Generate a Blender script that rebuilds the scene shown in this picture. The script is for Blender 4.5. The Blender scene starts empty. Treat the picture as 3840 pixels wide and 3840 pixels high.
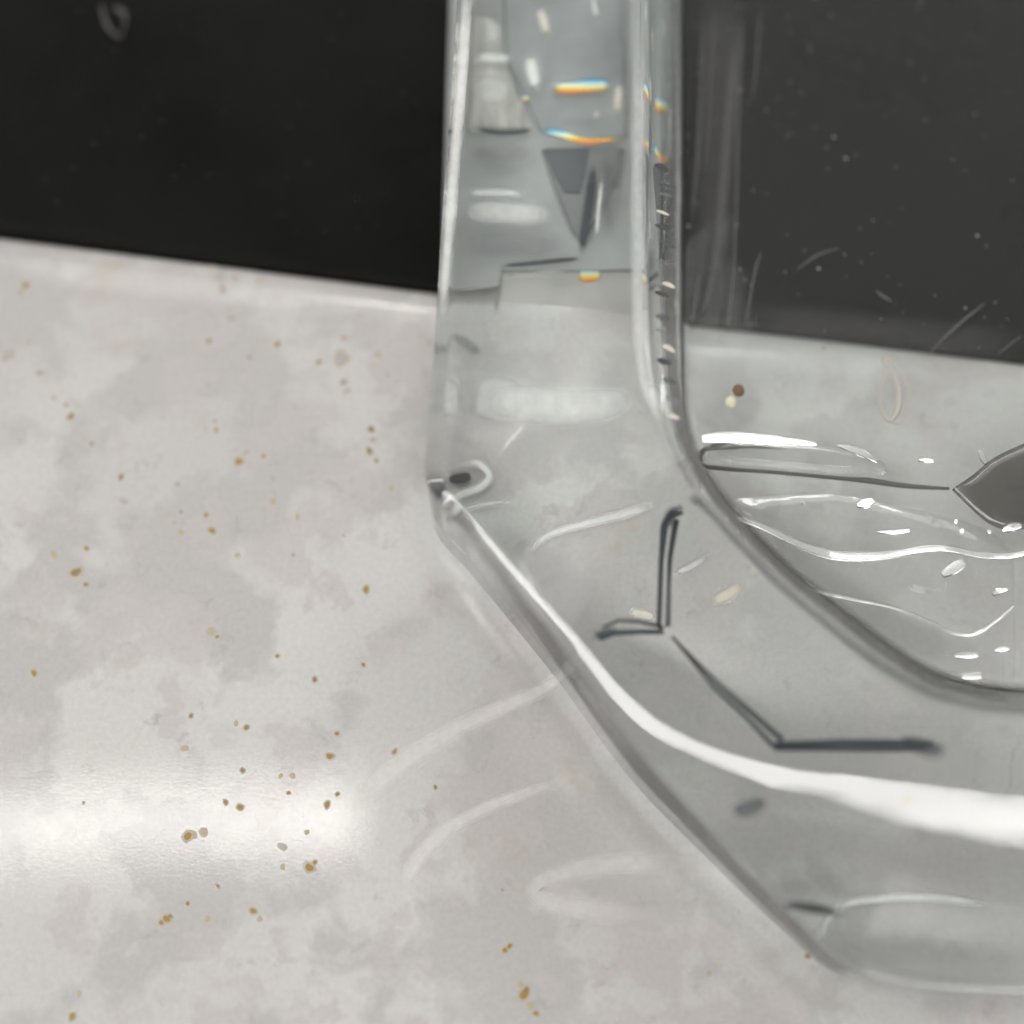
import bpy, bmesh, math, random
import numpy as np
from mathutils import Vector, Matrix, noise as mnoise

random.seed(7)
scene = bpy.context.scene
col = scene.collection

# ---------------------------------------------------------------- camera
CAM = Vector((0.0, -0.06, 0.20)); TGT = Vector((0.0, 0.0, 0.0)); FRAME = 0.12
cam_d = bpy.data.cameras.new("camera"); cam = bpy.data.objects.new("camera", cam_d); col.objects.link(cam)
cam.location = CAM
cam.rotation_euler = (TGT - CAM).to_track_quat('-Z', 'Y').to_euler()
DIST = (TGT - CAM).length
cam_d.sensor_width = 36.0
cam_d.lens = 36.0 * DIST / FRAME
cam_d.clip_start = 0.005; cam_d.clip_end = 20
cam_d.dof.use_dof = True
cam_d.dof.focus_distance = DIST - 0.009
cam_d.dof.aperture_fstop = 5.6
scene.camera = cam
_M = Matrix.LocRotScale(CAM, (TGT - CAM).to_track_quat('-Z', 'Y'), None)

def P(px, py, z=0.0):
    """measured point of the photograph (3840 px square) on the level plane at height z"""
    d = _M.to_3x3() @ Vector(((px - 1920) / 3840 * FRAME, (1920 - py) / 3840 * FRAME, -DIST))
    t = (z - CAM.z) / d.z
    return CAM + d * t

def Pg(px, py, z, top=0.022, n=1.49):
    """the same for something that is seen down through a level acrylic surface at height top"""
    p = P(px, py, top); d = (p - CAM).normalized()
    h = Vector((d.x, d.y, 0)) / n; r = Vector((h.x, h.y, -math.sqrt(1 - h.length_squared)))
    return p + r * ((z - top) / r.z)

# ---------------------------------------------------------------- world, lamps, exposure
world = bpy.data.worlds.new("World"); scene.world = world; world.use_nodes = True
bg = world.node_tree.nodes["Background"]
_wt = world.node_tree
_tc = _wt.nodes.new("ShaderNodeTexCoord"); _sp = _wt.nodes.new("ShaderNodeSeparateXYZ"); _rp = _wt.nodes.new("ShaderNodeValToRGB")
_wt.links.new(_tc.outputs["Generated"], _sp.inputs[0]); _wt.links.new(_sp.outputs[2], _rp.inputs[0]); _wt.links.new(_rp.outputs[0], bg.inputs[0])
_e = _rp.color_ramp.elements                      # a room: dim walls, pale ceiling
_e[0].position = 0.02; _e[0].color = (.42, .42, .41, 1); _e[1].position = 0.75; _e[1].color = (1.0, .985, .955, 1)
bg.inputs[1].default_value = 0.455
scene.view_settings.view_transform = 'Standard'; scene.view_settings.look = 'None'
scene.view_settings.exposure = 0.0; scene.view_settings.gamma = 1.0
scene.cycles.use_denoising = True; scene.cycles.use_adaptive_sampling = True; scene.cycles.adaptive_threshold = 0.03
scene.cycles.max_bounces = 13; scene.cycles.transmission_bounces = 12; scene.cycles.glossy_bounces = 8
scene.cycles.transparent_max_bounces = 16
scene.cycles.sample_clamp_indirect = 24.0
scene.cycles.blur_glossy = 0.0
scene.cycles.caustics_refractive = True; scene.cycles.caustics_reflective = True

def area(name, loc, target, sx, sy, power, colr=(1, .97, .92), spread=180, up=None):
    d = bpy.data.lights.new(name, 'AREA'); d.shape = 'RECTANGLE'; d.size = sx; d.size_y = sy
    d.energy = power; d.color = colr; d.spread = math.radians(spread)
    o = bpy.data.objects.new(name, d); col.objects.link(o); o.location = loc
    z = (Vector(loc) - Vector(target)).normalized()
    x = Vector(up) if up else Vector((1, 0, 0))
    x = (x - z * x.dot(z)).normalized(); y = z.cross(x)
    o.rotation_euler = Matrix((x, y, z)).transposed().to_euler()
    return o

def mirror_at(px, py, height):
    q = P(px, py); d = (q - CAM).normalized(); r = Vector((d.x, d.y, -d.z))
    return q + r * (height / r.z)

# tube lamp overhead: its image lies as a bright streak on the polished counter at the left
a0 = mirror_at(-4200, 2640, 0.5); a1 = mirror_at(900, 3000, 0.5)
mid = (a0 + a1) / 2
area("tube_lamp", mid, (mid.x, mid.y, 0), (a1 - a0).length, 0.024, 0.52, (1, .97, .93), 180, a1 - a0)
# long strip light added at the near left for the white line along the rim
STRIP = ((-0.17, -0.40, 0.78), (0.86, -0.51, 0.0), 1.3)
area("added_strip_light", STRIP[0], (0.0, 0.03, 0.0), STRIP[2], 0.06, 3.9, (1, .98, .96), 180, STRIP[1])
# back light added beyond the counter edge, for glints and a brighter edge
BACK_LIGHT = Vector((0.06, 0.78, 0.56))
wl = area("added_back_light", BACK_LIGHT, (0.0, 0.0, 0.0), 0.5, 0.035, .95, (1, .99, .97), 180, (1, -.12, 0))
# broad softbox added behind it: light falls off towards the near side
area("added_softbox", (-0.05, 0.80, 0.66), (-0.02, 0.05, 0.0), 1.1, 0.42, 2.3, (1, .99, .97), 180, (1, 0, 0))

# ---------------------------------------------------------------- helpers
def link(name, me, mat=None, parent=None, smooth=True):
    o = bpy.data.objects.new(name, me); col.objects.link(o)
    if mat: me.materials.append(mat)
    if parent: o.parent = parent
    if smooth:
        for p in me.polygons: p.use_smooth = True
    return o

def tag(o, label=None, cat=None, group=None, kind=None):
    if label: o["label"] = label
    if cat: o["category"] = cat
    if group: o["group"] = group
    if kind: o["kind"] = kind
    return o

def mesh(name, v, f):
    me = bpy.data.meshes.new(name); me.from_pydata([tuple(p) for p in v], [], f); me.update(); return me

class NT:
    def __init__(s, name):
        s.m = bpy.data.materials.new(name); s.m.use_nodes = True; s.t = s.m.node_tree
        s.b = s.t.nodes["Principled BSDF"]; s.n = s.t.nodes; s.l = s.t.links
    def add(s, typ, **kw):
        n = s.n.new(typ)
        for k, v in kw.items(): setattr(n, k, v)
        return n
    def link(s, a, b): s.l.new(a, b)
    def noise(s, scale, detail=3, rough=.5, vec=None):
        n = s.add("ShaderNodeTexNoise"); n.inputs["Scale"].default_value = scale
        n.inputs["Detail"].default_value = detail; n.inputs["Roughness"].default_value = rough
        if vec is not None: s.link(vec, n.inputs["Vector"])
        return n
    def ramp(s, fac, stops):
        r = s.add("ShaderNodeValToRGB"); el = r.color_ramp.elements
        while len(el) < len(stops): el.new(.5)
        for e, (p, c) in zip(el, stops):
            e.position = p; e.color = c if len(c) == 4 else (*c, 1)
        s.link(fac, r.inputs[0]); return r
    def mix(s, fac, a, b):
        m = s.add("ShaderNodeMix", data_type='RGBA')
        for sock, val in ((m.inputs[0], fac), (m.inputs[6], a), (m.inputs[7], b)):
            if hasattr(val, "links"): s.link(val, sock)
            else: sock.default_value = val if not isinstance(val, tuple) or len(val) == 4 else (*val, 1)
        return m.outputs[2]
    def bump(s, h, strength, dist):
        b = s.add("ShaderNodeBump"); b.inputs["Strength"].default_value = strength
        b.inputs["Distance"].default_value = dist
        s.link(h, b.inputs["Height"]); s.link(b.outputs[0], s.b.inputs["Normal"])

def simple(name, colr, rough=.5, **kw):
    n = NT(name); n.b.inputs["Base Color"].default_value = (*colr, 1); n.b.inputs["Roughness"].default_value = rough
    for k, v in kw.items(): n.b.inputs[k.replace("_", " ")].default_value = v
    return n

def acrylic(name, tint, wav=0.0, scale=90, rough=0.0, ior=1.46):
    n = NT(name); b = n.b
    b.inputs["Base Color"].default_value = (*tint, 1); b.inputs["Roughness"].default_value = rough
    b.inputs["Transmission Weight"].default_value = 1; b.inputs["IOR"].default_value = ior
    if wav:
        tc = n.add("ShaderNodeTexCoord")
        nz = n.noise(scale, 2, .5, tc.outputs["Object"])
        n.bump(nz.outputs[0], wav, 0.002)
    return n.m

# ---------------------------------------------------------------- materials
M = {}
def counter_mat():
    n = NT("speckled_quartz")
    tc = n.add("ShaderNodeTexCoord"); v = tc.outputs["Object"]
    w = n.noise(160, 3, .6, v)
    wm = n.add("ShaderNodeVectorMath", operation='MULTIPLY_ADD')
    n.link(w.outputs["Color"], wm.inputs[0]); wm.inputs[1].default_value = (.007, .007, .007); n.link(v, wm.inputs[2])
    vv = wm.outputs[0]
    a = n.noise(75, 3, .55, vv); ra = n.ramp(a.outputs[0], [(.465, (0, 0, 0)), (.55, (1, 1, 1))])
    b = n.noise(120, 2, .6, vv); b.inputs["Scale"].default_value = 115
    rb = n.ramp(b.outputs[0], [(.54, (0, 0, 0)), (.59, (1, 1, 1))])
    c = n.noise(260, 4, .7, vv); rc = n.ramp(c.outputs[0], [(.60, (0, 0, 0)), (.72, (1, 1, 1))])
    big = n.noise(28, 2, .5, vv); rg = n.ramp(big.outputs[0], [(.40, (.635, .625, .605)), (.62, (.57, .56, .548))])
    c1 = n.mix(ra.outputs[0], rg.outputs[0], (.52, .508, .497))
    f2 = n.add("ShaderNodeMath", operation='MULTIPLY'); n.link(rb.outputs[0], f2.inputs[0]); f2.inputs[1].default_value = .75
    c2 = n.mix(f2.outputs[0], c1, (.56, .525, .515))
    f3 = n.add("ShaderNodeMath", operation='MULTIPLY'); n.link(rc.outputs[0], f3.inputs[0]); f3.inputs[1].default_value = .45
    c3 = n.mix(f3.outputs[0], c2, (.36, .335, .34))
    fine = n.noise(1500, 3, .7, v); rf = n.ramp(fine.outputs[0], [(.3, (.94, .94, .94)), (.7, (1.05, 1.05, 1.05))])
    mm = n.add("ShaderNodeMix", data_type='RGBA', blend_type='MULTIPLY'); mm.inputs[0].default_value = 1; n.link(c3, mm.inputs[6]); n.link(rf.outputs[0], mm.inputs[7])
    tn = n.noise(95, 4, .65, vv); rt = n.ramp(tn.outputs[0], [(.64, (0, 0, 0)), (.76, (.5, .5, .5))])
    c4 = n.mix(rt.outputs[0], mm.outputs[2], (.50, .42, .31))
    n.link(c4, n.b.inputs["Base Color"])
    n.b.inputs["Roughness"].default_value = .075
    g = n.noise(2600, 2, .5, v); n.bump(g.outputs[0], .013, .0004)
    return n.m
M["counter"] = counter_mat()

def panel_mat():
    n = NT("black_panel"); tc = n.add("ShaderNodeTexCoord")
    a = n.noise(30, 4, .6, tc.outputs["Object"])
    r = n.ramp(a.outputs[0], [(.3, (.003, .003, .003)), (.7, (.007, .0068, .0065))])
    n.link(r.outputs[0], n.b.inputs["Base Color"]); sm_ = n.noise(22, 5, .65, tc.outputs["Object"]); rr = n.ramp(sm_.outputs[0], [(.35, (.22, .22, .22)), (.7, (.5, .5, .5))])
    n.link(rr.outputs[0], n.b.inputs["Roughness"]); n.b.inputs["Specular IOR Level"].default_value = .12
    return n.m
M["panel"] = panel_mat()
M["panel_edge"] = simple("panel_edge", (.05, .048, .03), .4).m
M["acrylic"] = acrylic("clear_acrylic", (.97, .995, .985), .025, 85)
M["speck"] = simple("ochre_fleck", (.36, .23, .07), .4).m
M["speck2"] = simple("brown_fleck", (.30, .21, .11), .4).m
M["fleck_rim"] = simple("fleck_rim", (.50, .45, .36), .2).m
M["speck4"] = simple("grey_fleck", (.36, .33, .34), .35).m
M["speck5"] = simple("mauve_grey_patch", (.45, .42, .43), .3).m
M["refraction_line"] = simple("dark_refraction_tube", (.045, .058, .072), .3).m
M["dark_line"] = simple("dark_line_grey", (.13, .128, .12), .6).m
M["film"] = acrylic("clear_film", (.99, .99, .985), .05, 300, 0, 1.5)
M["glint_strip"] = acrylic("clear_glint_strip", (.99, .99, .99), .01, 400, 0.09, 1.7)
M["offcut"] = acrylic("smoky_plastic", (.36, .35, .335), .05, 120, .12)
M["lint"] = simple("pale_lint", (.55, .52, .47), .8).m
M["flake"] = simple("grey_flake", (.10, .098, .09), .8).m
M["crumb"] = simple("brown_crumb", (.22, .13, .08), .6).m
M["bead"] = simple("pale_yellow_bead", (.85, .84, .62), .2).m
M["scratch"] = simple("scratched_acrylic", (.16, .16, .16), .6).m
M["speck3"] = simple("tan_fleck", (.48, .40, .27), .4).m

# ---------------------------------------------------------------- counter and black panel
e0, e1 = P(0, 876), P(3840, 1365)
ed = (e1 - e0).normalized(); en = Vector((-ed.y, ed.x, 0))      # along the edge / outward
def edge_pt(s, w, z): return e0 + ed * s + en * w + Vector((0, 0, z))
def extrude_profile(prof, s0, s1, n=2):
    v, f = [], []
    m = len(prof)
    for i in range(n):
        s = s0 + (s1 - s0) * i / (n - 1)
        for w, z in prof: v.append(edge_pt(s, w, z))
    for i in range(n - 1):
        for j in range(m):
            k = (j + 1) % m
            f.append((i * m + j, i * m + k, (i + 1) * m + k, (i + 1) * m + j))
    f.append(tuple(range(m))[::-1]); f.append(tuple((n - 1) * m + j for j in range(m)))
    return v, f
prof = [(-.45, -.02), (-.45, 0), (-.2, 0), (-.05, 0), (-.008, 0)]
for i in range(1, 13):
    a = math.radians(75 * (i / 12) ** 2.2)
    w = -.008 + .008 * i / 12
    prof.append((w, -.0016 * (i / 12) ** 2.6))
prof += [(0.0002, -.02)]
v, f = extrude_profile(prof, -.35, .5)
counter = link("countertop", mesh("countertop", v, f), M["counter"], smooth=False)
tag(counter, kind="structure")
for p in counter.data.polygons: p.use_smooth = abs(p.normal.x) < .9
pp = [(.0006, -.02), (.0006, -.0013), (.0012, -.0009), (.002, -.0008), (.45, -.0008), (.45, -.02)]
v, f = extrude_profile(pp, -.35, .5)
panel = link("black_panel", mesh("black_panel", v, f), M["panel"], smooth=False)
tag(panel, "flat black panel lying beyond the edge of the pale counter", "panel")

# ---------------------------------------------------------------- the thick clear tray
H = 0.022; FL = 0.0056
keys = [  # outer edge, inner edge of the rim, foot of the inner wall, middle and width (px) of the sloping shoulder
 ((1735, -300), (2440, -300), (2545, -300), 40, 24),
 ((1715, 0), (2440, 0), (2545, 0), 40, 24),
 ((1660, 800), (2440, 800), (2550, 800), 40, 24),
 ((1632, 1250), (2442, 1250), (2550, 1280), 40, 24),
 ((1608, 1600), (2490, 1600), (2570, 1600), 40, 24),
 ((1602, 1810), (2590, 1815), (2650, 1800), 45, 26),
 ((1760, 2000), (2700, 1960), (2750, 1940), 42, 26),
 ((2100, 2420), (2900, 2170), (2940, 2140), 50, 46),
 ((2400, 2830), (3080, 2320), (3120, 2285), 105, 86),
 ((2700, 3160), (3280, 2475), (3310, 2430), 285, 125),
 ((3000, 3470), (3480, 2590), (3490, 2540), 505, 190),
 ((3200, 3640), (3620, 2630), (3630, 2580), 612, 230),
 ((3500, 3705), (3740, 2655), (3745, 2600), 610, 235),
 ((3840, 3722), (3900, 2668), (3900, 2610), 585, 235),
 ((4300, 3735), (4300, 2680), (4300, 2620), 575, 235)]
PX = FRAME / 3840
MMPX = PX * .91
def shoulder(d, w, th):
    """heights from the outer edge inwards: (distance, height below the top) with the tilt th in the middle of the shoulder"""
    h0, h1 = d - w / 2, d + w / 2; m = w * .22 + 10
    ks = [0, h0 * .03, h0 * .1, h0 * .4, h0 * .6, h0 * .8, h0 * .93, h0, d - w * .25, d, d + w * .25, h1, h1 + m * .25, h1 + m * .5, h1 + m * .75, h1 + m]
    tl = [60, 30, th + 4, th + 4, th + 4, th + 3.5, th + 2.6, th + .85, th + .4, th, th - .4, th - .85, th * .62, th * .34, th * .12, 0]
    z = [0.0] * len(ks)
    for i in range(len(ks) - 2, -1, -1):
        z[i] = z[i + 1] + (ks[i + 1] - ks[i]) * MMPX * math.tan(math.radians((tl[i] + tl[i + 1]) / 2))
    return [(k * MMPX, zz) for k, zz in zip(ks, z)]
LAMP_A = Vector(STRIP[0]) - Vector(STRIP[1]).normalized() * STRIP[2] / 2; LAMP_B = Vector(STRIP[0]) + Vector(STRIP[1]).normalized() * STRIP[2] / 2  # ends of the added strip light
def half_vector(p, az=None):
    """normal that would mirror the added strip light to where the photographer stood; az: only normals of that bearing"""
    v = (CAM - p).normalized(); best = None
    for k in range(41):
        h = (v + ((LAMP_A.lerp(LAMP_B, k / 40)) - p).normalized()).normalized()
        g = abs(h.x * az.y - h.y * az.x) if az is not None else (k - 16) ** 2
        if best is None or g < best[0]: best = (g, h)
    return best[1]
XC = P(5300, 1920).x; YC = P(1920, -1700).y
rows = []
for o, i, fl, dd, ww in keys:
    I = P(*i, H); F = P(*fl, FL); O = P(*o, H * .8)
    az = Vector((O.x - I.x, O.y - I.y, 0)).normalized()
    h = half_vector(P(*o, H).lerp(I, .35), az); th = math.degrees(math.acos(h.z))
    O = P(*o, max(H - shoulder(dd, ww, th)[0][1], .004))
    rows.append([O.x, O.y, I.x, I.y, F.x, F.y, dd, ww, th, 1.0])
rows = np.array(rows)
first = rows[0].copy(); first[[1, 3, 5]] = YC; last = rows[-1].copy(); last[[0, 2, 4]] = XC
ctrl = np.vstack([first, rows, last])
def catmull(c, n):
    out = []
    for k in range(len(c) - 1):
        p0, p1, p2, p3 = c[max(k - 1, 0)], c[k], c[k + 1], c[min(k + 2, len(c) - 1)]
        # centripetal-ish: limit tangents by chord
        l1 = np.linalg.norm((p2 - p1)[:2]); l0 = max(np.linalg.norm((p1 - p0)[:2]), 1e-6); l2 = max(np.linalg.norm((p3 - p2)[:2]), 1e-6)
        m1 = (p2 - p0) / (l0 + l1) * l1; m2 = (p3 - p1) / (l1 + l2) * l1
        if k == 0: m1 = p2 - p1
        for j in range(n):
            t = j / n
            out.append((2*t**3-3*t**2+1)*p1 + (t**3-2*t**2+t)*m1 + (-2*t**3+3*t**2)*p2 + (t**3-t**2)*m2)
    out.append(c[-1]); return np.array(out)
q = catmull(ctrl, 14)                       # one quarter: from the left middle to the near middle
_O = q[:, 0:2]; _U = q[:, 2:4] - _O; _U /= np.linalg.norm(_U, axis=1)[:, None]
_mid = _O + _U * q[:, 6:7] * MMPX
_tan = np.gradient(_mid, axis=0); _tan /= np.linalg.norm(_tan, axis=1)[:, None] + 1e-12
for _i in range(len(q)):                    # tilt of the shoulder, square to its own run
    nrm = Vector((_tan[_i][1], -_tan[_i][0], 0))
    if nrm.dot(Vector((-_U[_i][0], -_U[_i][1], 0))) < 0: nrm = -nrm
    h = half_vector(Vector((_mid[_i][0], _mid[_i][1], H - .002)), nrm)
    q[_i, 8] = min(max(math.degrees(math.acos(h.z)), 12), 30)
    q[_i, 9] = abs(nrm.x * _U[_i][0] + nrm.y * _U[_i][1])
for _c in (8, 9):
    _p = np.pad(q[:, _c], 8, mode='edge'); q[:, _c] = np.convolve(_p, np.ones(17) / 17, 'valid')
def mir(a, x, y):
    b = a.copy()
    if x: b[:, [0, 2, 4]] = 2 * XC - b[:, [0, 2, 4]]
    if y: b[:, [1, 3, 5]] = 2 * YC - b[:, [1, 3, 5]]
    return b
ring = np.vstack([q[:-1], mir(q, 1, 0)[::-1][:-1], mir(q, 1, 1)[:-1], mir(q, 0, 1)[::-1][:-1]])
NR = len(ring)
prof_n = None
sections = []
for r in ring:
    O = Vector((r[0], r[1], 0)); I = Vector((r[2], r[3], 0)); F = Vector((r[4], r[5], 0))
    u = (I - O); L = u.length; u.normalize(); sh = [(k_, z_ * r[9]) for k_, z_ in shoulder(r[6], r[7], r[8])]; rz = sh[0][1]; rd = sh[-1][0]
    pts = [(O + u * .0008, .0028), (O, .0036), (O, (H - rz) * .5), (O, H - rz - .0002)]
    for k_, z_ in sh: pts.append((O + u * k_, H - z_))
    b = .0016
    for s in (.15, .4, .65, .85): pts.append((O + u * (rd + (L - b - rd) * s), H))
    for k in range(0, 7):
        a = math.pi / 2 * k / 6
        pts.append((I - u * b * (1 - math.sin(a)), H - b + b * math.cos(a)))
    # sloping inner wall down to the floor with a rounded foot
    top = I; zt = H - b
    for s in (.25, .5, .75, .9): pts.append((top.lerp(F, s), zt + (FL + .0015 - zt) * s))
    g = (F - I).normalized() if (F - I).length > 1e-6 else u
    pts.append((F + g * .0003, FL + .0006)); pts.append((F + g * .0009, FL + .00015)); pts.append((F + g * .002, FL))
    sections.append([(p.x, p.y, z) for p, z in pts])
NP = len(sections[0])
verts = [p for s in sections for p in s]; faces = []
for i in range(NR):
    j = (i + 1) % NR
    for k in range(NP - 1):
        faces.append((i * NP + k, j * NP + k, j * NP + k + 1, i * NP + k + 1))
# floor: rings towards the middle ; underside: one level sheet of rings
C0 = Vector((XC, YC, 0))
def cap(start_idx, z, flip):
    prev = start_idx
    for s in (.35, .7):
        cur = []
        for i in range(NR):
            p = Vector(verts[start_idx[i]]); p2 = p.lerp(C0, s); cur.append(len(verts)); verts.append((p2.x, p2.y, z))
        for i in range(NR):
            j = (i + 1) % NR; q4 = (prev[i], prev[j], cur[j], cur[i]); faces.append(q4[::-1] if flip else q4)
        prev = cur
    c = len(verts); verts.append((C0.x, C0.y, z))
    for i in range(NR):
        j = (i + 1) % NR; t3 = (prev[i], prev[j], c); faces.append(t3[::-1] if flip else t3)
cap([i * NP + NP - 1 for i in range(NR)], FL, False)
cap([i * NP for i in range(NR)], .0028, True)
tray = link("acrylic_tray", mesh("acrylic_tray", verts, faces), M["acrylic"])
bm = bmesh.new(); bm.from_mesh(tray.data); bmesh.ops.recalc_face_normals(bm, faces=bm.faces); bm.to_mesh(tray.data); bm.free()
tag(tray, "thick clear acrylic tray with chamfered corner standing across counter edge", "tray")

# ---------------------------------------------------------------- flecks in the stone
def blob(name, n, seed, elong=1.0, thick=.02):
    rnd = random.Random(seed); v = [(0, 0, thick)]
    rad = [rnd.uniform(.7, 1.15) for _ in range(n)]
    for k in range(n):
        a = 2 * math.pi * k / n; v.append((rad[k] * math.cos(a) * elong, rad[k] * math.sin(a) / elong, 0))
    for k in range(n):
        a = 2 * math.pi * k / n; v.append((.6 * rad[k] * math.cos(a) * elong, .6 * rad[k] * math.sin(a) / elong, thick * .9))
    f = []
    for k in range(n):
        j = (k + 1) % n
        f.append((1 + k, 1 + j, 1 + n + j, 1 + n + k)); f.append((1 + n + k, 1 + n + j, 0))
    me = mesh(name, v, f); me.materials.append(M["fleck_rim"])
    return me
fleck_meshes = {}
for mi, mk in enumerate(("speck", "speck2", "speck3", "speck4", "speck5")):
    for e, el in enumerate((1.0, 1.25)):
        me = blob("mineral_fleck", 9, mi * 10 + e, el); me.materials.append(M[mk])
        for p_ in me.polygons: p_.material_index = 0 if len(p_.vertices) == 4 else 1
        fleck_meshes[(mi, e)] = me
A = [(97,376,16,0),(80,404,9,0),(797,588,12,0),(1058,600,14,0),(1012,582,7,2),(950,652,8,1),(1216,668,11,1),(1310,578,10,0),(1440,640,10,2),(1636,592,9,2),(1372,488,7,2),
 (270,876,16,0),(252,832,8,1),(205,805,9,2),(350,980,9,1),(462,1108,13,1),(678,1135,10,3),(818,893,7,1),(824,928,9,0),(784,920,6,2),(910,1048,18,0),(938,1012,10,2),(1005,1028,9,1),
 (1040,1112,9,2),(1040,1200,11,2),(1045,1165,6,2),(1415,925,15,1),(1408,1008,15,1),(1435,1045,10,0),(1422,965,12,3),(786,1252,11,0),(808,1312,16,0),(690,1240,10,3),(665,1280,8,2),(688,1320,11,2),(1134,1260,9,2),
 (1492,1150,8,2),(1310,1330,7,3),(330,1380,11,0),(290,1470,24,1),(327,1517,11,1),(205,1405,15,2),(905,1405,9,2),(1395,1537,16,0),(805,1697,14,2),(828,1715,8,1),(1057,1790,9,1),(1385,1823,9,1),
 (1200,1880,12,1),(130,1855,16,0),(835,345,9,2),(896,345,9,1),(848,385,9,2),(983,360,8,2),(812,310,9,2),(1478,715,7,3),(35,640,20,4),(20,655,12,3),(110,590,9,2),(150,710,14,3),(1305,650,26,4),(1290,665,18,4),(1312,745,14,3),(1322,780,12,4),(880,500,14,4),(470,1200,12,4),(1118,1402,8,3)]
B = [(1258,850,16,0),(1285,764,10,0),(1504,833,12,1),(940,740,12,1),(900,725,9,2),(728,696,10,1),(705,820,12,2),(925,905,11,1),(860,1025,11,0),(916,1045,14,0),(1247,1035,14,0),(1286,995,9,0),(1100,990,8,0),
 (1115,925,9,2),(1070,925,8,2),(715,1155,20,0),(740,1150,12,2),(775,1140,14,2),(1660,968,9,0),(1170,1140,8,2),(1180,1275,20,0),(1200,1255,10,0),(1075,1195,14,4),(1078,1272,9,2),(830,1345,9,1),(715,1412,10,1),(635,1470,18,0),(615,1485,12,0),
 (650,1460,10,1),(790,1470,10,2),(965,1440,15,0),(990,1470,9,2),(300,1755,9,2),(276,1840,15,0),(318,1028,7,3),(1925,1590,12,0),(1915,1360,8,3)]
C = [(1965,3730,22,0),(1975,3715,16,1),(1950,3690,10,2),(2010,3800,12,0),(1990,3770,12,2),(1910,3548,13,0),(3030,3585,12,1),(3370,2910,18,2),(2660,3650,8,2),(270,3815,14,0)]
flecks = [(x * .9834, 700 + y * .9834, r, k) for x, y, r, k in A] + [(x * .9834, 2000 + y * .9834, r, k) for x, y, r, k in B] + C
for i, (x, y, r, k) in enumerate(flecks):
    o = bpy.data.objects.new("mineral_fleck", fleck_meshes[(k, i % 2)]); col.objects.link(o); o.parent = counter
    p = P(x, y); o.location = (p.x, p.y, .00001); sc = r * 1.25 * PX; o.scale = (sc, sc, .0012)
    o.rotation_euler.z = random.uniform(0, 6.28)

# ---------------------------------------------------------------- refraction in the tray wall, painted as added pieces
def facet(pts, z0, z1, mat, name="refraction_facet", bev=.0003):
    """a low closed block with bevelled upper edges, outline measured through the acrylic"""
    lo = [Pg(x, y, z1) for x, y in pts]; c = sum(lo, Vector()) / len(lo); n = len(lo)
    v = [(p.x, p.y, z0) for p in lo] + [(p.x, p.y, z1 - bev) for p in lo]
    for p in lo:
        q_ = p + (c - p).normalized() * bev; v.append((q_.x, q_.y, z1))
    f = [tuple(range(n))[::-1]]
    for a in range(n):
        b = (a + 1) % n
        f.append((a, b, n + b, n + a)); f.append((n + a, n + b, 2 * n + b, 2 * n + a))
    f.append(tuple(2 * n + k for k in range(n)))
    o = link(name, mesh(name, v, f), mat, tray, smooth=False)
    b_ = bmesh.new(); b_.from_mesh(o.data); bmesh.ops.recalc_face_normals(b_, faces=b_.faces); b_.to_mesh(o.data); b_.free()
    return o
def refraction_tone(name, c, streak=0.0):
    n = NT(name); tc = n.add("ShaderNodeTexCoord")
    mp = n.add("ShaderNodeMapping"); mp.inputs["Scale"].default_value = (1, .15, 1); n.link(tc.outputs["Object"], mp.inputs[0])
    nz = n.noise(700 if streak else 70, 3, .6, mp.outputs[0] if streak else tc.outputs["Object"])
    k = .22 + streak
    r = n.ramp(nz.outputs[0], [(.3, tuple(x * (1 - k) for x in c)), (.7, tuple(min(1, x * (1 + k)) for x in c))])
    n.link(r.outputs[0], n.b.inputs["Base Color"]); n.b.inputs["Roughness"].default_value = .45
    return n.m
def soft_mat(name, stops, strength=1.0, axis=1, rough=.5, power=1.0):
    """soft tint that thins out towards its rim; colour runs along one axis of the patch"""
    n = NT(name); tc = n.add("ShaderNodeTexCoord"); sp = n.add("ShaderNodeSeparateXYZ"); n.link(tc.outputs["Generated"], sp.inputs[0])
    r = n.ramp(sp.outputs[axis], stops); n.link(r.outputs[0], n.b.inputs["Base Color"]); n.b.inputs["Roughness"].default_value = rough
    at = n.add("ShaderNodeAttribute"); at.attribute_name = "cover"
    nz = n.noise(900, 2, .5, tc.outputs["Object"])
    m1 = n.add("ShaderNodeMath", operation='MULTIPLY_ADD'); n.link(nz.outputs[0], m1.inputs[0]); m1.inputs[1].default_value = .5; m1.inputs[2].default_value = .75
    m2 = n.add("ShaderNodeMath", operation='MULTIPLY'); n.link(at.outputs["Fac"], m2.inputs[0]); n.link(m1.outputs[0], m2.inputs[1])
    m3 = n.add("ShaderNodeMath", operation='MULTIPLY'); m3.use_clamp = True; n.link(m2.outputs[0], m3.inputs[0]); m3.inputs[1].default_value = strength
    n.link(m3.outputs[0], n.b.inputs["Alpha"])
    return n.m
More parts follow.
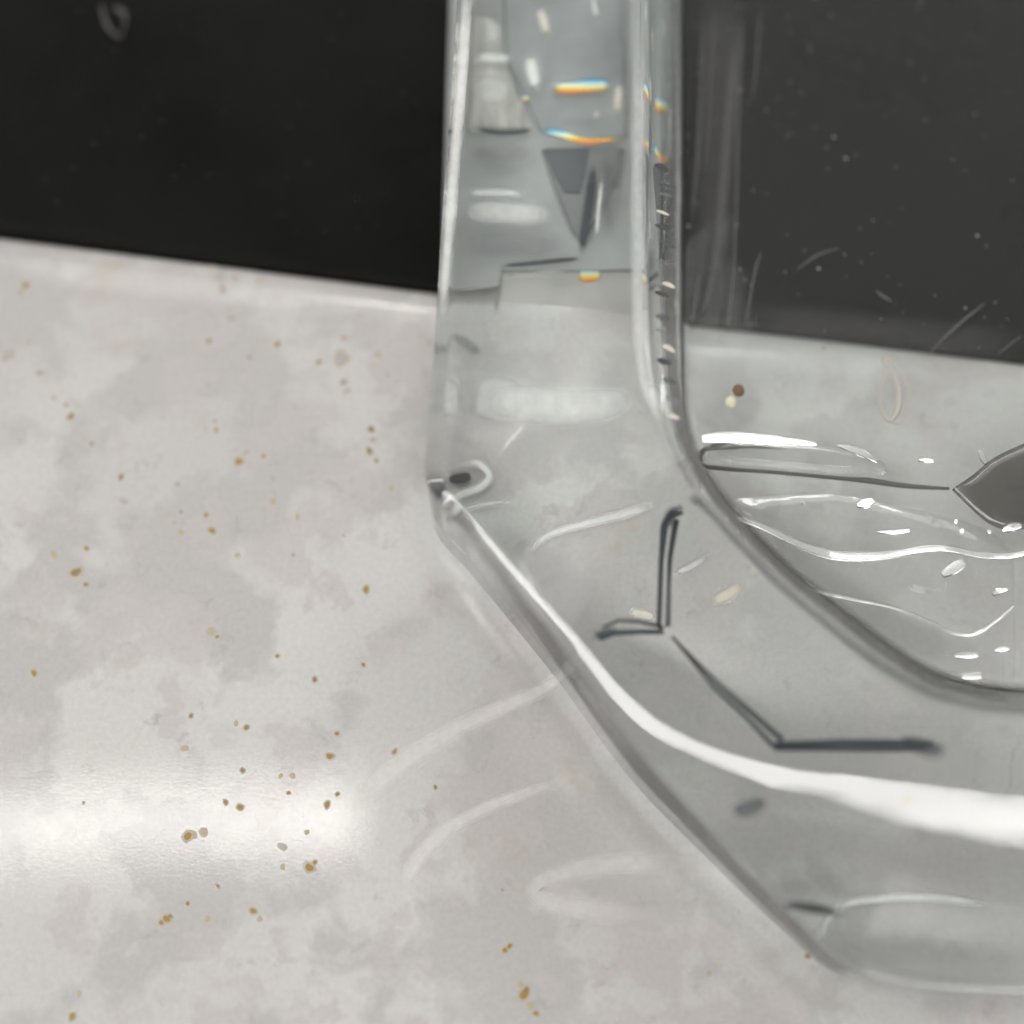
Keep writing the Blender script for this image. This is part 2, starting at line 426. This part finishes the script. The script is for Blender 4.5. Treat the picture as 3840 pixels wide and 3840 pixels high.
def soft_patch(path, widths, mat, z=.0022, name="painted_refraction", fn=None, flat=.0):
    """a lens-shaped sliver along a measured path; full in its middle, thinning to the rim"""
    if fn is None:                      # on the backing (far half) or close on the stone (near half), each a little above the last
        fn = Pg; soft_patch.n += 1; z = (.00235 if path[0][1] < 1000 else .0003) + (soft_patch.n % 9) * .00004
    arr = np.array([list(fn(x, y, z)) + [w * PX, 0] for (x, y), w in zip(path, widths)]); sm = catmull(arr, 6); n = len(sm); R_ = 9
    v, f, cov = [], [], []
    for i in range(n):
        p = Vector(sm[i][:3]); d = Vector(sm[min(i + 1, n - 1)][:3]) - Vector(sm[max(i - 1, 0)][:3]); d.z = 0; d.normalize()
        side = Vector((-d.y, d.x, 0)); e = min(1, min(i, n - 1 - i) / max(1, n * .22)); e = e * e * (3 - 2 * e)
        for k in range(R_):
            t = k / (R_ - 1) * 2 - 1; v.append(p + side * t * max(sm[i][3], 1e-6) / 2 + Vector((0, 0, (1 - t * t) * sm[i][3] * flat)))
            c_ = max(0, 1 - abs(t)); c_ = min(1, c_ * 1.25); cov.append(e * c_ * c_ * (3 - 2 * c_))
    for i in range(n - 1):
        for k in range(R_ - 1):
            f.append((i * R_ + k, i * R_ + k + 1, (i + 1) * R_ + k + 1, (i + 1) * R_ + k))
    me = mesh(name, v, f); at = me.attributes.new("cover", 'FLOAT', 'POINT'); at.data.foreach_set("value", cov)
    return link(name, me, mat, tray)
soft_patch.n = 0
F_mid = refraction_tone("refraction_grey", (.40, .41, .41)); F_warm = refraction_tone("refraction_warm", (.52, .51, .475), .18)  # refraction tones of the thick wall, put into the colour
F_blue = refraction_tone("refraction_blue_grey", (.33, .345, .35)); F_lite = refraction_tone("refraction_pale", (.49, .485, .465), .08)
F_lite2 = refraction_tone("refraction_stone", (.50, .49, .47)); F_dark = refraction_tone("refraction_slate", (.12, .127, .135)); F_grey = refraction_tone("refraction_mid_grey", (.23, .235, .24))
facet([(1690,-500),(2460,-500),(2470,1000),(1890,1000),(1880,1060),(1640,1090)], .0009, .0013, F_mid, "added_backing")  # added pale backing, lightens the wall over the black panel
facet([(1895,1003),(2470,1003),(2475,1165),(1890,1150)], .0002, .00032, F_lite2, "added_backing", .00005)
for v_ in [o_ for o_ in tray.children if o_.name.startswith("added_backing")][-1].data.vertices:
    v_.co.z -= .0011 * min(1, max(0, (Pg(2180, 1010, 0).y - v_.co.y) / .0036)) ** 1.0   # tapers into the stone
facet([(1780,48),(1851,60),(1900,218),(1996,478),(1768,470)], .0013, .0022, F_warm)
facet([(1890,-200),(2330,-200),(2345,500),(2210,520),(2150,510),(2035,480),(1905,218)], .0013, .0018, F_blue)
facet([(2040,545),(2330,535),(2325,640),(2270,760),(2190,900),(2150,850),(2085,690)], .0013, .0022, F_grey)
S_white = soft_mat("white_glint_paint", [(0, (.95, .96, .97)), (1, (.96, .95, .91))], .9)  # soft reflections and refraction in the acrylic, painted as tints
S_warm = soft_mat("warm_glint_paint", [(0, (.96, .86, .72)), (1, (.93, .88, .80))], .7)
S_slate = soft_mat("dark_refraction_paint", [(0, (.045, .05, .058)), (1, (.06, .065, .07))], 1.2)
S_haze2 = soft_mat("blue_refraction_paint", [(0, (.07, .085, .10)), (1, (.08, .095, .11))], .8)
S_haze = soft_mat("grey_refraction_paint", [(0, (.24, .245, .25)), (1, (.26, .26, .265))], .45)
S_rain = soft_mat("rainbow_glint_paint", [(.2, (.85, .30, .10)), (.36, (.95, .62, .08)), (.5, (.95, .93, .45)), (.62, (.80, .95, .95)), (.74, (.15, .62, .85)), (.9, (.16, .28, .55))], 2.2)  # rainbow glints of split light, put into the colour
S_caustic = [soft_mat("caustic_paint", [(0, (.96, .94, .92)), (1, (.96, .94, .92))], .55, rough=.3), soft_mat("faint_caustic_paint", [(0, (.96, .94, .92)), (1, (.96, .94, .92))], .45, rough=.3)]  # pale colour standing for light focused through the acrylic
S_edge = soft_mat("edge_reflection_paint", [(0, (.93, .94, .95)), (1, (.94, .94, .93))], .36)  # reflection on the bevelled rim, painted pale
S_pale = soft_mat("pale_glint_paint", [(0, (.95, .945, .92)), (1, (.94, .94, .93))], .62)
sp_ = soft_patch
sp_([(1740,905),(1850,910),(2000,915),(2160,905)], [110,130,130,100], S_haze)
sp_([(1785,210),(1850,208),(1925,215)], [60,70,50], S_white); sp_([(1790,330),(1850,330),(1930,345)], [170,190,120], S_pale); sp_([(1850,60),(1850,110),(1855,170)], [50,90,60], S_pale)
sp_([(1775,475),(1870,490),(1950,488),(2000,478)], [22,28,26,16], S_slate)
sp_([(1985,200),(1998,260),(2010,330)], [50,80,50], S_white); sp_([(2020,20),(2040,70),(2055,130)], [30,60,40], S_warm); sp_([(2225,-20),(2230,20),(2240,60)], [14,24,16], S_white)
sp_([(2070,322),(2150,322),(2220,312),(2295,308)], [56,62,64,56], S_rain, 0.00200, "rainbow_glint"); sp_([(2030,480),(2100,492),(2180,520),(2240,522),(2330,512)], [24,34,36,26,20], S_rain, 0.00210, "rainbow_glint")
sp_([(1966,350),(1972,360),(1980,372)], [18,30,18], S_rain, 0.00220, "rainbow_glint"); sp_([(2180,1022),(2222,1015),(2265,1008)], [50,70,52], S_rain, 0.00230, "rainbow_glint")
sp_([(2320,300),(2315,360),(2312,430)], [24,46,24], S_warm); sp_([(2240,410),(2238,425),(2236,440)], [18,30,18], S_warm)
facet([(2042,552),(2215,545),(2200,640),(2178,720),(2120,715),(2080,655)], .0022, .0024, F_dark, bev=.00005)
sp_([(2280,560),(2285,700),(2280,900)], [60,90,60], S_haze)
sp_([(2230,600),(2215,720),(2195,850),(2180,960)], [34,44,46,34], S_slate, 0.00250); sp_([(2262,650),(2245,780),(2235,900)], [12,20,12], S_white, 0.00260)
sp_([(1870,992),(1980,984),(2090,972),(2190,962)], [20,26,26,22], S_slate, 0.00190); sp_([(1895,1020),(2030,1010),(2170,995)], [20,26,20], S_pale, 0.00200)
sp_([(1888,1000),(1884,1080),(1872,1170)], [20,28,18], S_haze); sp_([(1700,1230),(1770,1275),(1820,1320)], [30,60,30], S_haze, 0.00210)
sp_([(1760,560),(1850,580),(2020,570)], [60,120,80], S_haze); sp_([(1740,720),(1850,715),(1990,722)], [30,50,30], S_pale); sp_([(1740,780),(1880,790),(2080,800)], [90,130,90], S_pale)
sp_([(1780,1470),(1870,1480),(1970,1485)], [200,250,200], S_pale, 0.00220); sp_([(1780,1490),(2000,1495),(2200,1500),(2430,1470)], [170,210,200,140], S_pale, 0.00230); sp_([(1650,1480),(1700,1480),(1750,1480)], [190,230,170], S_pale, 0.00240)
sp_([(2415,-200),(2418,300),(2420,700),(2412,1000),(2408,1250),(2425,1450)], [56,60,60,56,46,24], S_white, 0.00250); sp_([(2395,700),(2400,760),(2398,830)], [20,44,20], S_white, 0.00260)
sp_([(1745,-200),(1725,300),(1690,700),(1660,1050)], [40,50,46,30], S_pale, 0.00190)
# the curled glint at the corner, painted in
sp_([(1740,1735),(1810,1722),(1850,1758),(1820,1800),(1740,1836),(1705,1868),(1720,1895)], [16,38,44,44,40,36,16], S_white, 0.00200); sp_([(1720,1900),(1800,1868),(1880,1856),(1930,1852)], [14,24,20,8], S_pale, 0.00210)
sp_([(1690,1790),(1740,1780),(1790,1768)], [30,56,36], S_slate, 0.00220); sp_([(1600,1790),(1640,1810),(1690,1800)], [14,34,24], S_slate, 0.00230)
sp_([(2000,2060),(2060,1990),(2200,1945),(2380,1900),(2500,1860)], [16,34,40,50,40], S_pale, 0.00240); sp_([(2540,2130),(2600,2110),(2680,2060)], [16,40,20], S_pale, 0.00250)
sp_([(2680,2240),(2735,2215),(2800,2170)], [40,70,50], S_warm, 0.00260); sp_([(2370,2270),(2430,2285),(2480,2300)], [30,50,30], S_warm, 0.00190)
sp_([(3060,3470),(3150,3520),(3260,3550)], [40,60,50], S_warm, 0.00200); sp_([(3150,3300),(3230,3262),(3400,3240),(3600,3245),(3780,3275)], [20,40,40,44,30], S_pale, 0.00210); sp_([(3130,3420),(3140,3340),(3200,3275)], [30,50,30], S_pale, 0.00220)
# darker stretch of the inner wall, its refraction put into the colour
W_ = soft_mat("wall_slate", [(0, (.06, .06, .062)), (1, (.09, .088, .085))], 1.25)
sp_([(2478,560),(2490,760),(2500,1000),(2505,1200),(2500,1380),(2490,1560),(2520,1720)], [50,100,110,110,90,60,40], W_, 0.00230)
sp_([(2480,-200),(2482,200),(2485,640)], [90,100,80], soft_mat("wall_warm_grey", [(0, (.16, .155, .145)), (1, (.18, .175, .165))], 1.1), .0018)
for yy, m_ in ((710, S_haze), (790, S_warm), (820, S_rain), (905, S_pale), (1000, S_pale), (1080, S_haze), (1240, S_pale), (1310, S_haze)):
    sp_([(2450,yy),(2475,yy + 4),(2505,yy + 12)], [12,24,12], m_, .0024)

# ---------------------------------------------------------------- dark refraction lines, added as tubes inside the wall
def tube_v(v, f, path, radii, seg=8):
    base = len(v); n = len(path)
    for i, p in enumerate(path):
        d = (path[min(i + 1, n - 1)] - path[max(i - 1, 0)]).normalized()
        s_ = d.cross(Vector((0, 0, 1))).normalized(); t_ = s_.cross(d)
        r = radii[i] if hasattr(radii, "__len__") else radii
        for k in range(seg):
            a = 2 * math.pi * k / seg; v.append(p + s_ * r * math.cos(a) + t_ * r * math.sin(a))
    for i in range(n - 1):
        for k in range(seg):
            j = (k + 1) % seg
            f.append((base + i * seg + k, base + i * seg + j, base + (i + 1) * seg + j, base + (i + 1) * seg + k))
    f.append(tuple(base + k for k in range(seg))[::-1]); f.append(tuple(base + (n - 1) * seg + k for k in range(seg)))
def refraction_line(lines, name="refraction_line", mat=None, z=.013):
    v, f = [], []
    for pts, rad in lines:
        path = [Pg(x, y, z) for x, y in pts]
        tube_v(v, f, path, [r * PX for r in rad])
    return link(name, mesh(name, v, f), mat or M["refraction_line"], tray)
refraction_line([([(2560,1925),(2515,1930),(2492,1970),(2480,2100),(2470,2345)], [5,16,14,9,8]), ([(2535,1950),(2512,2100),(2508,2200),(2505,2350)], [11,8,7,8])])
refraction_line([([(2490,2352),(2400,2330),(2320,2325),(2260,2350)], [8,7,6,4]), ([(2490,2368),(2400,2368),(2300,2372),(2245,2392)], [9,9,10,12])])
refraction_line([([(2520,2385),(2700,2570),(2840,2690),(2935,2775)], [4,7,9,9]), ([(2520,2385),(2680,2580),(2800,2690),(2905,2800)], [4,7,7,8])])
refraction_line([([(2905,2790),(3150,2782),(3400,2784),(3500,2784)], [10,11,11,6]), ([(2905,2804),(3150,2806),(3380,2808),(3490,2808)], [9,10,10,5])])
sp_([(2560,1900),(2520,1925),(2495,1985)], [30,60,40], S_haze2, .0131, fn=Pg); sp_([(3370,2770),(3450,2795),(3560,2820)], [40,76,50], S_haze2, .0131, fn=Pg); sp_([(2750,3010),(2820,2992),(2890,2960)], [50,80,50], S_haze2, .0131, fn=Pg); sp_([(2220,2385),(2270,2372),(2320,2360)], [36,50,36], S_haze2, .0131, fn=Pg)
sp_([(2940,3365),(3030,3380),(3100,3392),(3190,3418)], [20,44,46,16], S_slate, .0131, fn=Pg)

# dark refraction along the foot of the inner wall, painted as a line
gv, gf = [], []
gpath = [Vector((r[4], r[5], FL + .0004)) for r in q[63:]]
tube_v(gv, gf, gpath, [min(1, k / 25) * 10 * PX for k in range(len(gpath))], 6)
_ip = q[64::8]
soft_patch([(r[2], r[3]) for r in _ip], [20] + [70] * (len(_ip) - 1), soft_mat("dark_edge_paint", [(0, (.24, .245, .24)), (1, (.25, .25, .245))], .95), H - .003, "painted_edge", lambda x, y, z: Vector((x + .0006, y + .0004, z)))  # dark refraction along the inner rim, painted in
soft_patch([(2392,-250),(2394,300),(2394,800),(2390,1100),(2396,1300),(2430,1480),(2480,1620)], [64,70,70,64,54,40,20], S_edge, H + .0001, "painted_edge", P)  # bevel reflection painted as a pale strip
soft_patch([(1758,-250),(1738,200),(1705,600),(1672,1000),(1655,1250)], [44,54,54,46,30], S_pale, H + .0001, "painted_edge", P)  # pale reflection of the outer bevel, painted on
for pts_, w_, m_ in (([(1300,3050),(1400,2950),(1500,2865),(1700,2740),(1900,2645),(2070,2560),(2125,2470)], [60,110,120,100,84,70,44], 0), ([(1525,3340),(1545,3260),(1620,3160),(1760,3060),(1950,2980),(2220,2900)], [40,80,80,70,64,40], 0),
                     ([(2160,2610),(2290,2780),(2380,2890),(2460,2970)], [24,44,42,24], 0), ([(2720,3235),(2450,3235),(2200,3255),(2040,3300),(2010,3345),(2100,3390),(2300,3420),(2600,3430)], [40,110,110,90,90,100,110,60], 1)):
    o_ = soft_patch(pts_, w_, S_caustic[m_], .00012 + .00003 * m_, "painted_caustic", P); o_.parent = counter  # caustic arcs of light painted on the counter
_wp = q[10:]
soft_patch([((r[2] + r[4]) / 2, (r[3] + r[5]) / 2) for r in _wp[::9]], [70] + [95] * 7 + [80] * 40, soft_mat("painted_wall_dark", [(0, (.10, .10, .098)), (1, (.12, .118, .112))], .8), (H + FL) / 2 + .002, "painted_wall_dark", lambda x, y, z: Vector((x + .0003, y, z)))  # dark refraction of the inner wall as a painted band
for k_ in range(16):
    y_ = 620 + k_ * 62 + random.uniform(-18, 18); x_ = 2492 + random.uniform(-14, 14) + max(0, y_ - 1350) * .12
    soft_patch([(x_ - 30, y_ - 8), (x_, y_), (x_ + 32, y_ + random.uniform(8, 26))], [10, random.uniform(20, 40), 10], (S_slate, S_haze2, S_haze, S_warm)[k_ % 4], H - .0035 + k_ * .00003, "painted_wall_refraction", P)
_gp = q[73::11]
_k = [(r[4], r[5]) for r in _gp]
soft_patch(_k, [30] + [95] * (len(_k) - 1), soft_mat("foot_dark_paint", [(0, (.17, .17, .165)), (1, (.18, .18, .17))], .85), FL + .0003, "painted_foot_line", lambda x, y, z: Vector((x, y, z)))  # soft dark rim line seen in the acrylic, painted on the floor
link("painted_dark_line", mesh("painted_dark_line", gv, gf), M["dark_line"], tray)

# ---------------------------------------------------------------- clear plastic film lying in the tray
def ribbon(path, widths, name, parent, mat, z=FL + .0034, spread=.7):
    """a thin closed strip that bulges slightly; it is tilted to mirror the added back light to the camera"""
    c = [P(x, y, z) for x, y in path]
    # resample smoothly
    arr = np.array([[p.x, p.y, p.z, w, 0] for p, w in zip(c, widths)]); sm = catmull(arr, 8)
    v, f = [], []; n = len(sm); rows_ = 5
    for i in range(n):
        p = Vector(sm[i][:3]); d = Vector(sm[min(i + 1, n - 1)][:3]) - Vector(sm[max(i - 1, 0)][:3]); d.z = 0; d.normalize()
        h = ((CAM - p).normalized() + (BACK_LIGHT - p).normalized()).normalized(); side = h.cross(d).normalized(); wv = max(sm[i][3], 2) * PX * .93  # normal set so the added light glints towards the camera
        ring_ = []
        for k in range(rows_):
            t = (k / (rows_ - 1) - .5)
            ring_.append(p + side * wv * t - h * wv * (t * t) * math.radians(spread) * 2)
        v += ring_ + [p_ - h * .00025 for p_ in ring_[::-1]]
    m = rows_ * 2
    for i in range(n - 1):
        for k in range(m):
            j = (k + 1) % m; f.append((i * m + k, i * m + j, (i + 1) * m + j, (i + 1) * m + k))
    f.append(tuple(range(m))[::-1]); f.append(tuple((n - 1) * m + k for k in range(m)))
    o = link(name, mesh(name, v, f), mat, parent)
    b_ = bmesh.new(); b_.from_mesh(o.data); bmesh.ops.recalc_face_normals(b_, faces=b_.faces); b_.to_mesh(o.data); b_.free()
    o.data.set_sharp_from_angle(angle=math.radians(35))
    return o

def sheet(name, outline, mat, parent, hfun, thick=.0003, z=FL + .0004, res=26, fn=P):
    """thin closed sheet with gentle waves, outline in measured points"""
    o3 = [fn(x, y, z) for x, y in outline]
    c = sum(o3, Vector()) / len(o3); v, f = [], []; n = len(o3)
    for lay in (0, 1):
        for r in range(res + 1):
            s_ = r / res
            for p in o3:
                q_ = c.lerp(p, s_); zz = hfun(q_.x, q_.y) * (1 - s_ ** 6) + q_.z + (thick if lay else 0)
                v.append((q_.x, q_.y, zz))
    L_ = (res + 1) * n
    for lay in (0, 1):
        for r in range(res):
            for k in range(n):
                j = (k + 1) % n; a = lay * L_ + r * n
                fq = (a + k, a + j, a + n + j, a + n + k); f.append(fq if lay else fq[::-1])
    for k in range(n):
        j = (k + 1) % n; a = res * n; f.append((a + k, a + j, L_ + a + j, L_ + a + k))
    o = link(name, mesh(name, v, f), mat, parent)
    b_ = bmesh.new(); b_.from_mesh(o.data); bmesh.ops.remove_doubles(b_, verts=b_.verts, dist=1e-7)
    bmesh.ops.recalc_face_normals(b_, faces=b_.faces); b_.to_mesh(o.data); b_.free()
    o.data.set_sharp_from_angle(angle=math.radians(40))
    return o
def smooth_outline(pts, n=6):
    a = np.array([[x, y] + [0] * 3 for x, y in pts] + [[pts[0][0], pts[0][1]] + [0] * 3], float)
    return [(p[0], p[1]) for p in catmull(a, n)[:-1]]
film_out = smooth_outline([(2720,1880),(3000,1850),(3400,1900),(3700,1990),(3790,2080),(3800,2300),(3806,2480),(3790,2570),(3700,2590),(3520,2560),(3300,2440),(3080,2260),(2900,2110)])
def wav(x, y):
    return .0009 + .0006 * mnoise.noise(Vector((x * 120, y * 160, 3))) + .0003 * mnoise.noise(Vector((x * 320, y * 380, 9)))
film = sheet("plastic_film", film_out, M["film"], None, wav)
tag(film, "crumpled clear plastic film with added glint strips lying inside the acrylic tray", "film")
ribbon([(2745,1935),(2850,1970),(3000,2040),(3130,2080),(3300,2080),(3480,2056),(3560,2056),(3680,2080),(3780,2082),(3860,2066)], [14,22,30,36,34,26,24,26,26,20], "glint_strip", film, M["glint_strip"])
ribbon([(2940,2160),(3050,2210),(3200,2245),(3350,2275),(3480,2325),(3580,2372),(3660,2372),(3740,2320),(3800,2270)], [3,5,6,7,8,8,9,9,5], "glint_strip", film, M["glint_strip"])
for pts, w in (([(3215,1892),(3245,1885),(3275,1875)], [20,42,24]), ([(3290,1992),(3350,1992),(3410,1984)], [8,22,14]), ([(3535,2155),(3575,2130),(3615,2105)], [20,46,30]),
               ([(3580,2458),(3625,2456),(3665,2452)], [12,26,18]), ([(3605,2535),(3640,2534),(3680,2533)], [18,32,22]), ([(3730,2438),(3755,2432),(3780,2426)], [12,26,18]),
               ([(3725,2228),(3748,2212),(3775,2205)], [12,26,16]), ([(3760,1992),(3795,1975),(3830,1968)], [12,38,22]), ([(3670,1690),(3685,1715),(3700,1735)], [10,22,20]),
               ([(3445,1722),(3470,1722),(3500,1724)], [12,20,16]), ([(3600,1992),(3606,1990),(3614,1986)], [10,22,12]), ([(3580,1954),(3585,1952),(3590,1950)], [8,16,8]), ([(3705,1995),(3710,1992),(3716,1988)], [8,18,8])):
    ribbon(pts, w, "glint_strip", film, M["glint_strip"])

# raised lozenge on the floor of the tray
loz = smooth_outline([(2640,1690),(2680,1668),(2900,1675),(3120,1690),(3290,1730),(3320,1775),(3200,1795),(2950,1775),(2700,1752),(2645,1730)], 5)
lz = sheet("raised_rib", loz, M["film"], tray, lambda x, y: .0016, thick=.0008, z=FL + .0003)
ribbon([(2632,1640),(2720,1636),(2850,1642),(2960,1652),(3060,1662)], [34,52,46,34,10], "rib_glint", tray, M["glint_strip"])  # highlight above the rib, shaped as a tilted strip
ribbon([(3140,1668),(3220,1690),(3290,1728)], [10,34,12], "rib_glint", tray, M["glint_strip"])
# dark outline of the step in the floor
def line_part(paths, name, parent, mat, z, fn=P, seg=6):
    v, f = [], []
    for pts, rad in paths:
        arr = np.array([list(fn(x, y, z)) + [r * PX, 0] for (x, y), r in zip(pts, rad)]); sm = catmull(arr, 6)
        tube_v(v, f, [Vector(r[:3]) for r in sm], [max(r[3], 1e-6) for r in sm], seg)
    return link(name, mesh(name, v, f), mat, parent)
line_part([([(2625,1740),(2660,1752),(2900,1768),(3200,1795),(3400,1822),(3560,1832)], [4,9,10,12,10,6])], "painted_dark_line", tray, M["dark_line"], FL + .0004)
line_part([([(2625,1730),(2630,1700),(2660,1682),(2800,1676),(2950,1685)], [6,10,11,9,2])], "painted_dark_line", tray, M["dark_line"], FL + .0004)

# grey offcut at the right
off = sheet("plastic_offcut", smooth_outline([(3570,1838),(3640,1790),(3720,1725),(3840,1668),(4100,1560),(4200,1800),(4050,2000),(3850,1985),(3760,1985),(3690,1950)], 4), M["offcut"], None, lambda x, y: .0006, thick=.0008, z=FL + .002)
tag(off, "smoky dark grey plastic offcut with an angular edge inside the tray", "plastic piece")

# lint, crumbs, flake
def thing_tube(name, label, cat, paths, mat, z, group=None, fn=P):
    o = line_part(paths, name, None, mat, z, fn); return tag(o, label, cat, group)
thing_tube("lint_loop", "pale twisted loop of lint fibre in the tray below the dark edge", "lint",
  [([(3312,1335),(3318,1400),(3300,1470),(3306,1540),(3335,1578),(3365,1540),(3372,1470),(3352,1400),(3325,1345)], [8,6,5,6,9,13,12,8,5]),
   ([(3330,1340),(3370,1380),(3400,1440),(3420,1480)], [4,3,2,2]), ([(3335,1578),(3370,1588),(3400,1580)], [6,4,2]), ([(3330,1400),(3390,1410),(3410,1520),(3380,1590)],[2,2,2,1])], M["lint"], FL + .0006)
def crumb(name, label, cat, x, y, r, mat, z):
    bm_ = bmesh.new(); bmesh.ops.create_icosphere(bm_, subdivisions=3, radius=r * PX)
    for v_ in bm_.verts:
        v_.co *= 1 + .18 * mnoise.noise(v_.co * (1.3 / (r * PX)))
    me = bpy.data.meshes.new(name); bm_.to_mesh(me); bm_.free()
    o = link(name, me, mat); p = P(x, y, z); o.location = p; o.scale.z = .7
    return tag(o, label, cat)
crumb("crumb", "round brown crumb on the tray floor beside a pale bead", "crumb", 2770, 1465, 23, M["crumb"], FL + .0006)
crumb("bead", "tiny pale yellow bead on the tray floor below the brown crumb", "bead", 2742, 1508, 22, M["bead"], FL + .0006)
sc_o = line_part([([(380,20),(400,90),(430,130),(450,145)], [6,10,8,4]), ([(430,30),(460,45),(470,80),(455,140)], [10,14,6,4])], "lint_flake", None, M["flake"], -.0004)
tag(sc_o, "small grey flake of lint on the black panel", "lint")

# scratches in the tray, drawn lines along its wall
scr = [([(2545,0),(2550,300),(2560,700),(2565,1150)],[3,4,3,2]), ([(2640,0),(2632,300),(2615,600),(2585,900)],[5,7,8,5]), ([(2770,0),(2745,300),(2720,600),(2690,900),(2650,1120),(2590,1250)],[10,16,18,16,12,4]),
 ([(2625,1010),(2610,1100),(2590,1250)],[2,6,5]), ([(2790,0),(2770,300),(2760,800),(2740,1260)],[4,5,4,4]), ([(2860,930),(2830,1020),(2790,1260)],[2,5,3]), ([(2710,600),(2690,900),(2640,1180)],[3,4,3]),
 ([(2680,0),(2665,300),(2640,700)],[4,6,3]), ([(2850,0),(2840,200),(2815,420)],[3,3,2]), ([(2745,1030),(2738,1150),(2725,1260)],[3,3,2])]
S_streak = soft_mat("smoky_streak", [(0, (.16, .16, .158)), (1, (.17, .168, .16))], .55)
for i_, (p_, r_) in enumerate(scr): soft_patch(p_, [2 + r * 3.2 for r in r_], S_streak, FL + .0001 + .00003 * i_, "scratch", P)
soft_patch([(2700,-100),(2690,500),(2650,1200)], [200,240,120], soft_mat("smoky_haze", [(0, (.14, .14, .138)), (1, (.15, .148, .14))], .3), FL + .0006, "haze_film", P)
soft_patch([(2700,1180),(3100,1230),(3500,1270),(3900,1300)], [160,200,200,160], soft_mat("smoky_haze", [(0, (.14, .14, .138)), (1, (.15, .148, .14))], .25), FL + .0006, "haze_film", P)
for p_, r_ in (([(2990,1010),(3060,960),(3145,930)],[3,6,3]), ([(3480,1330),(3580,1230),(3690,1140)],[3,9,4]), ([(3285,1090),(3310,1110),(3345,1130)],[4,9,4]), ([(3035,160),(3038,180),(3036,200)],[2,4,2]), ([(3440,30),(3450,15),(3460,0)],[4,6,5]), ([(3740,1330),(3790,1290),(3830,1260)],[2,4,2])):
    line_part([(p_, [q_ * .55 for q_ in r_])], "scratch", tray, M["scratch"], FL + .0001)
# dust
dv, df = [], []
rnd = random.Random(3)
spots = [(3088,1300,12),(3070,1007,7),(3172,594,7),(3128,514,6),(2778,338,6),(3665,884,7),(2625,230,4),(2580,508,4),(2583,848,6),(3115,55,4),(3620,1155,5),(3010,1890,9),(2775,1010,5)]
spots += [(rnd.uniform(2580, 3820), rnd.uniform(20, 1320), rnd.uniform(1.5, 4)) for _ in range(90)]
spots += [(rnd.uniform(20, 1600), rnd.uniform(20, 900), rnd.uniform(1.2, 2.6)) for _ in range(60)]
for x, y, r in spots:
    if x < 1650 and y > 850 + x * .128: continue
    p = P(x, y, FL + .0001 if x > 1700 else -.0007); r *= PX; b0 = len(dv)
    dv += [p + Vector(t) * r for t in ((1,0,0),(-1,0,0),(0,1,0),(0,-1,0),(0,0,1),(0,0,-1))]
    df += [(b0+a_, b0+b_, b0+c_) for a_, b_, c_ in ((0,2,4),(2,1,4),(1,3,4),(3,0,4),(2,0,5),(1,2,5),(3,1,5),(0,3,5))]
dust = link("dust", mesh("dust", dv, df), M["lint"]); tag(dust, "fine pale dust scattered in the tray and on the black panel", "dust", kind="stuff")
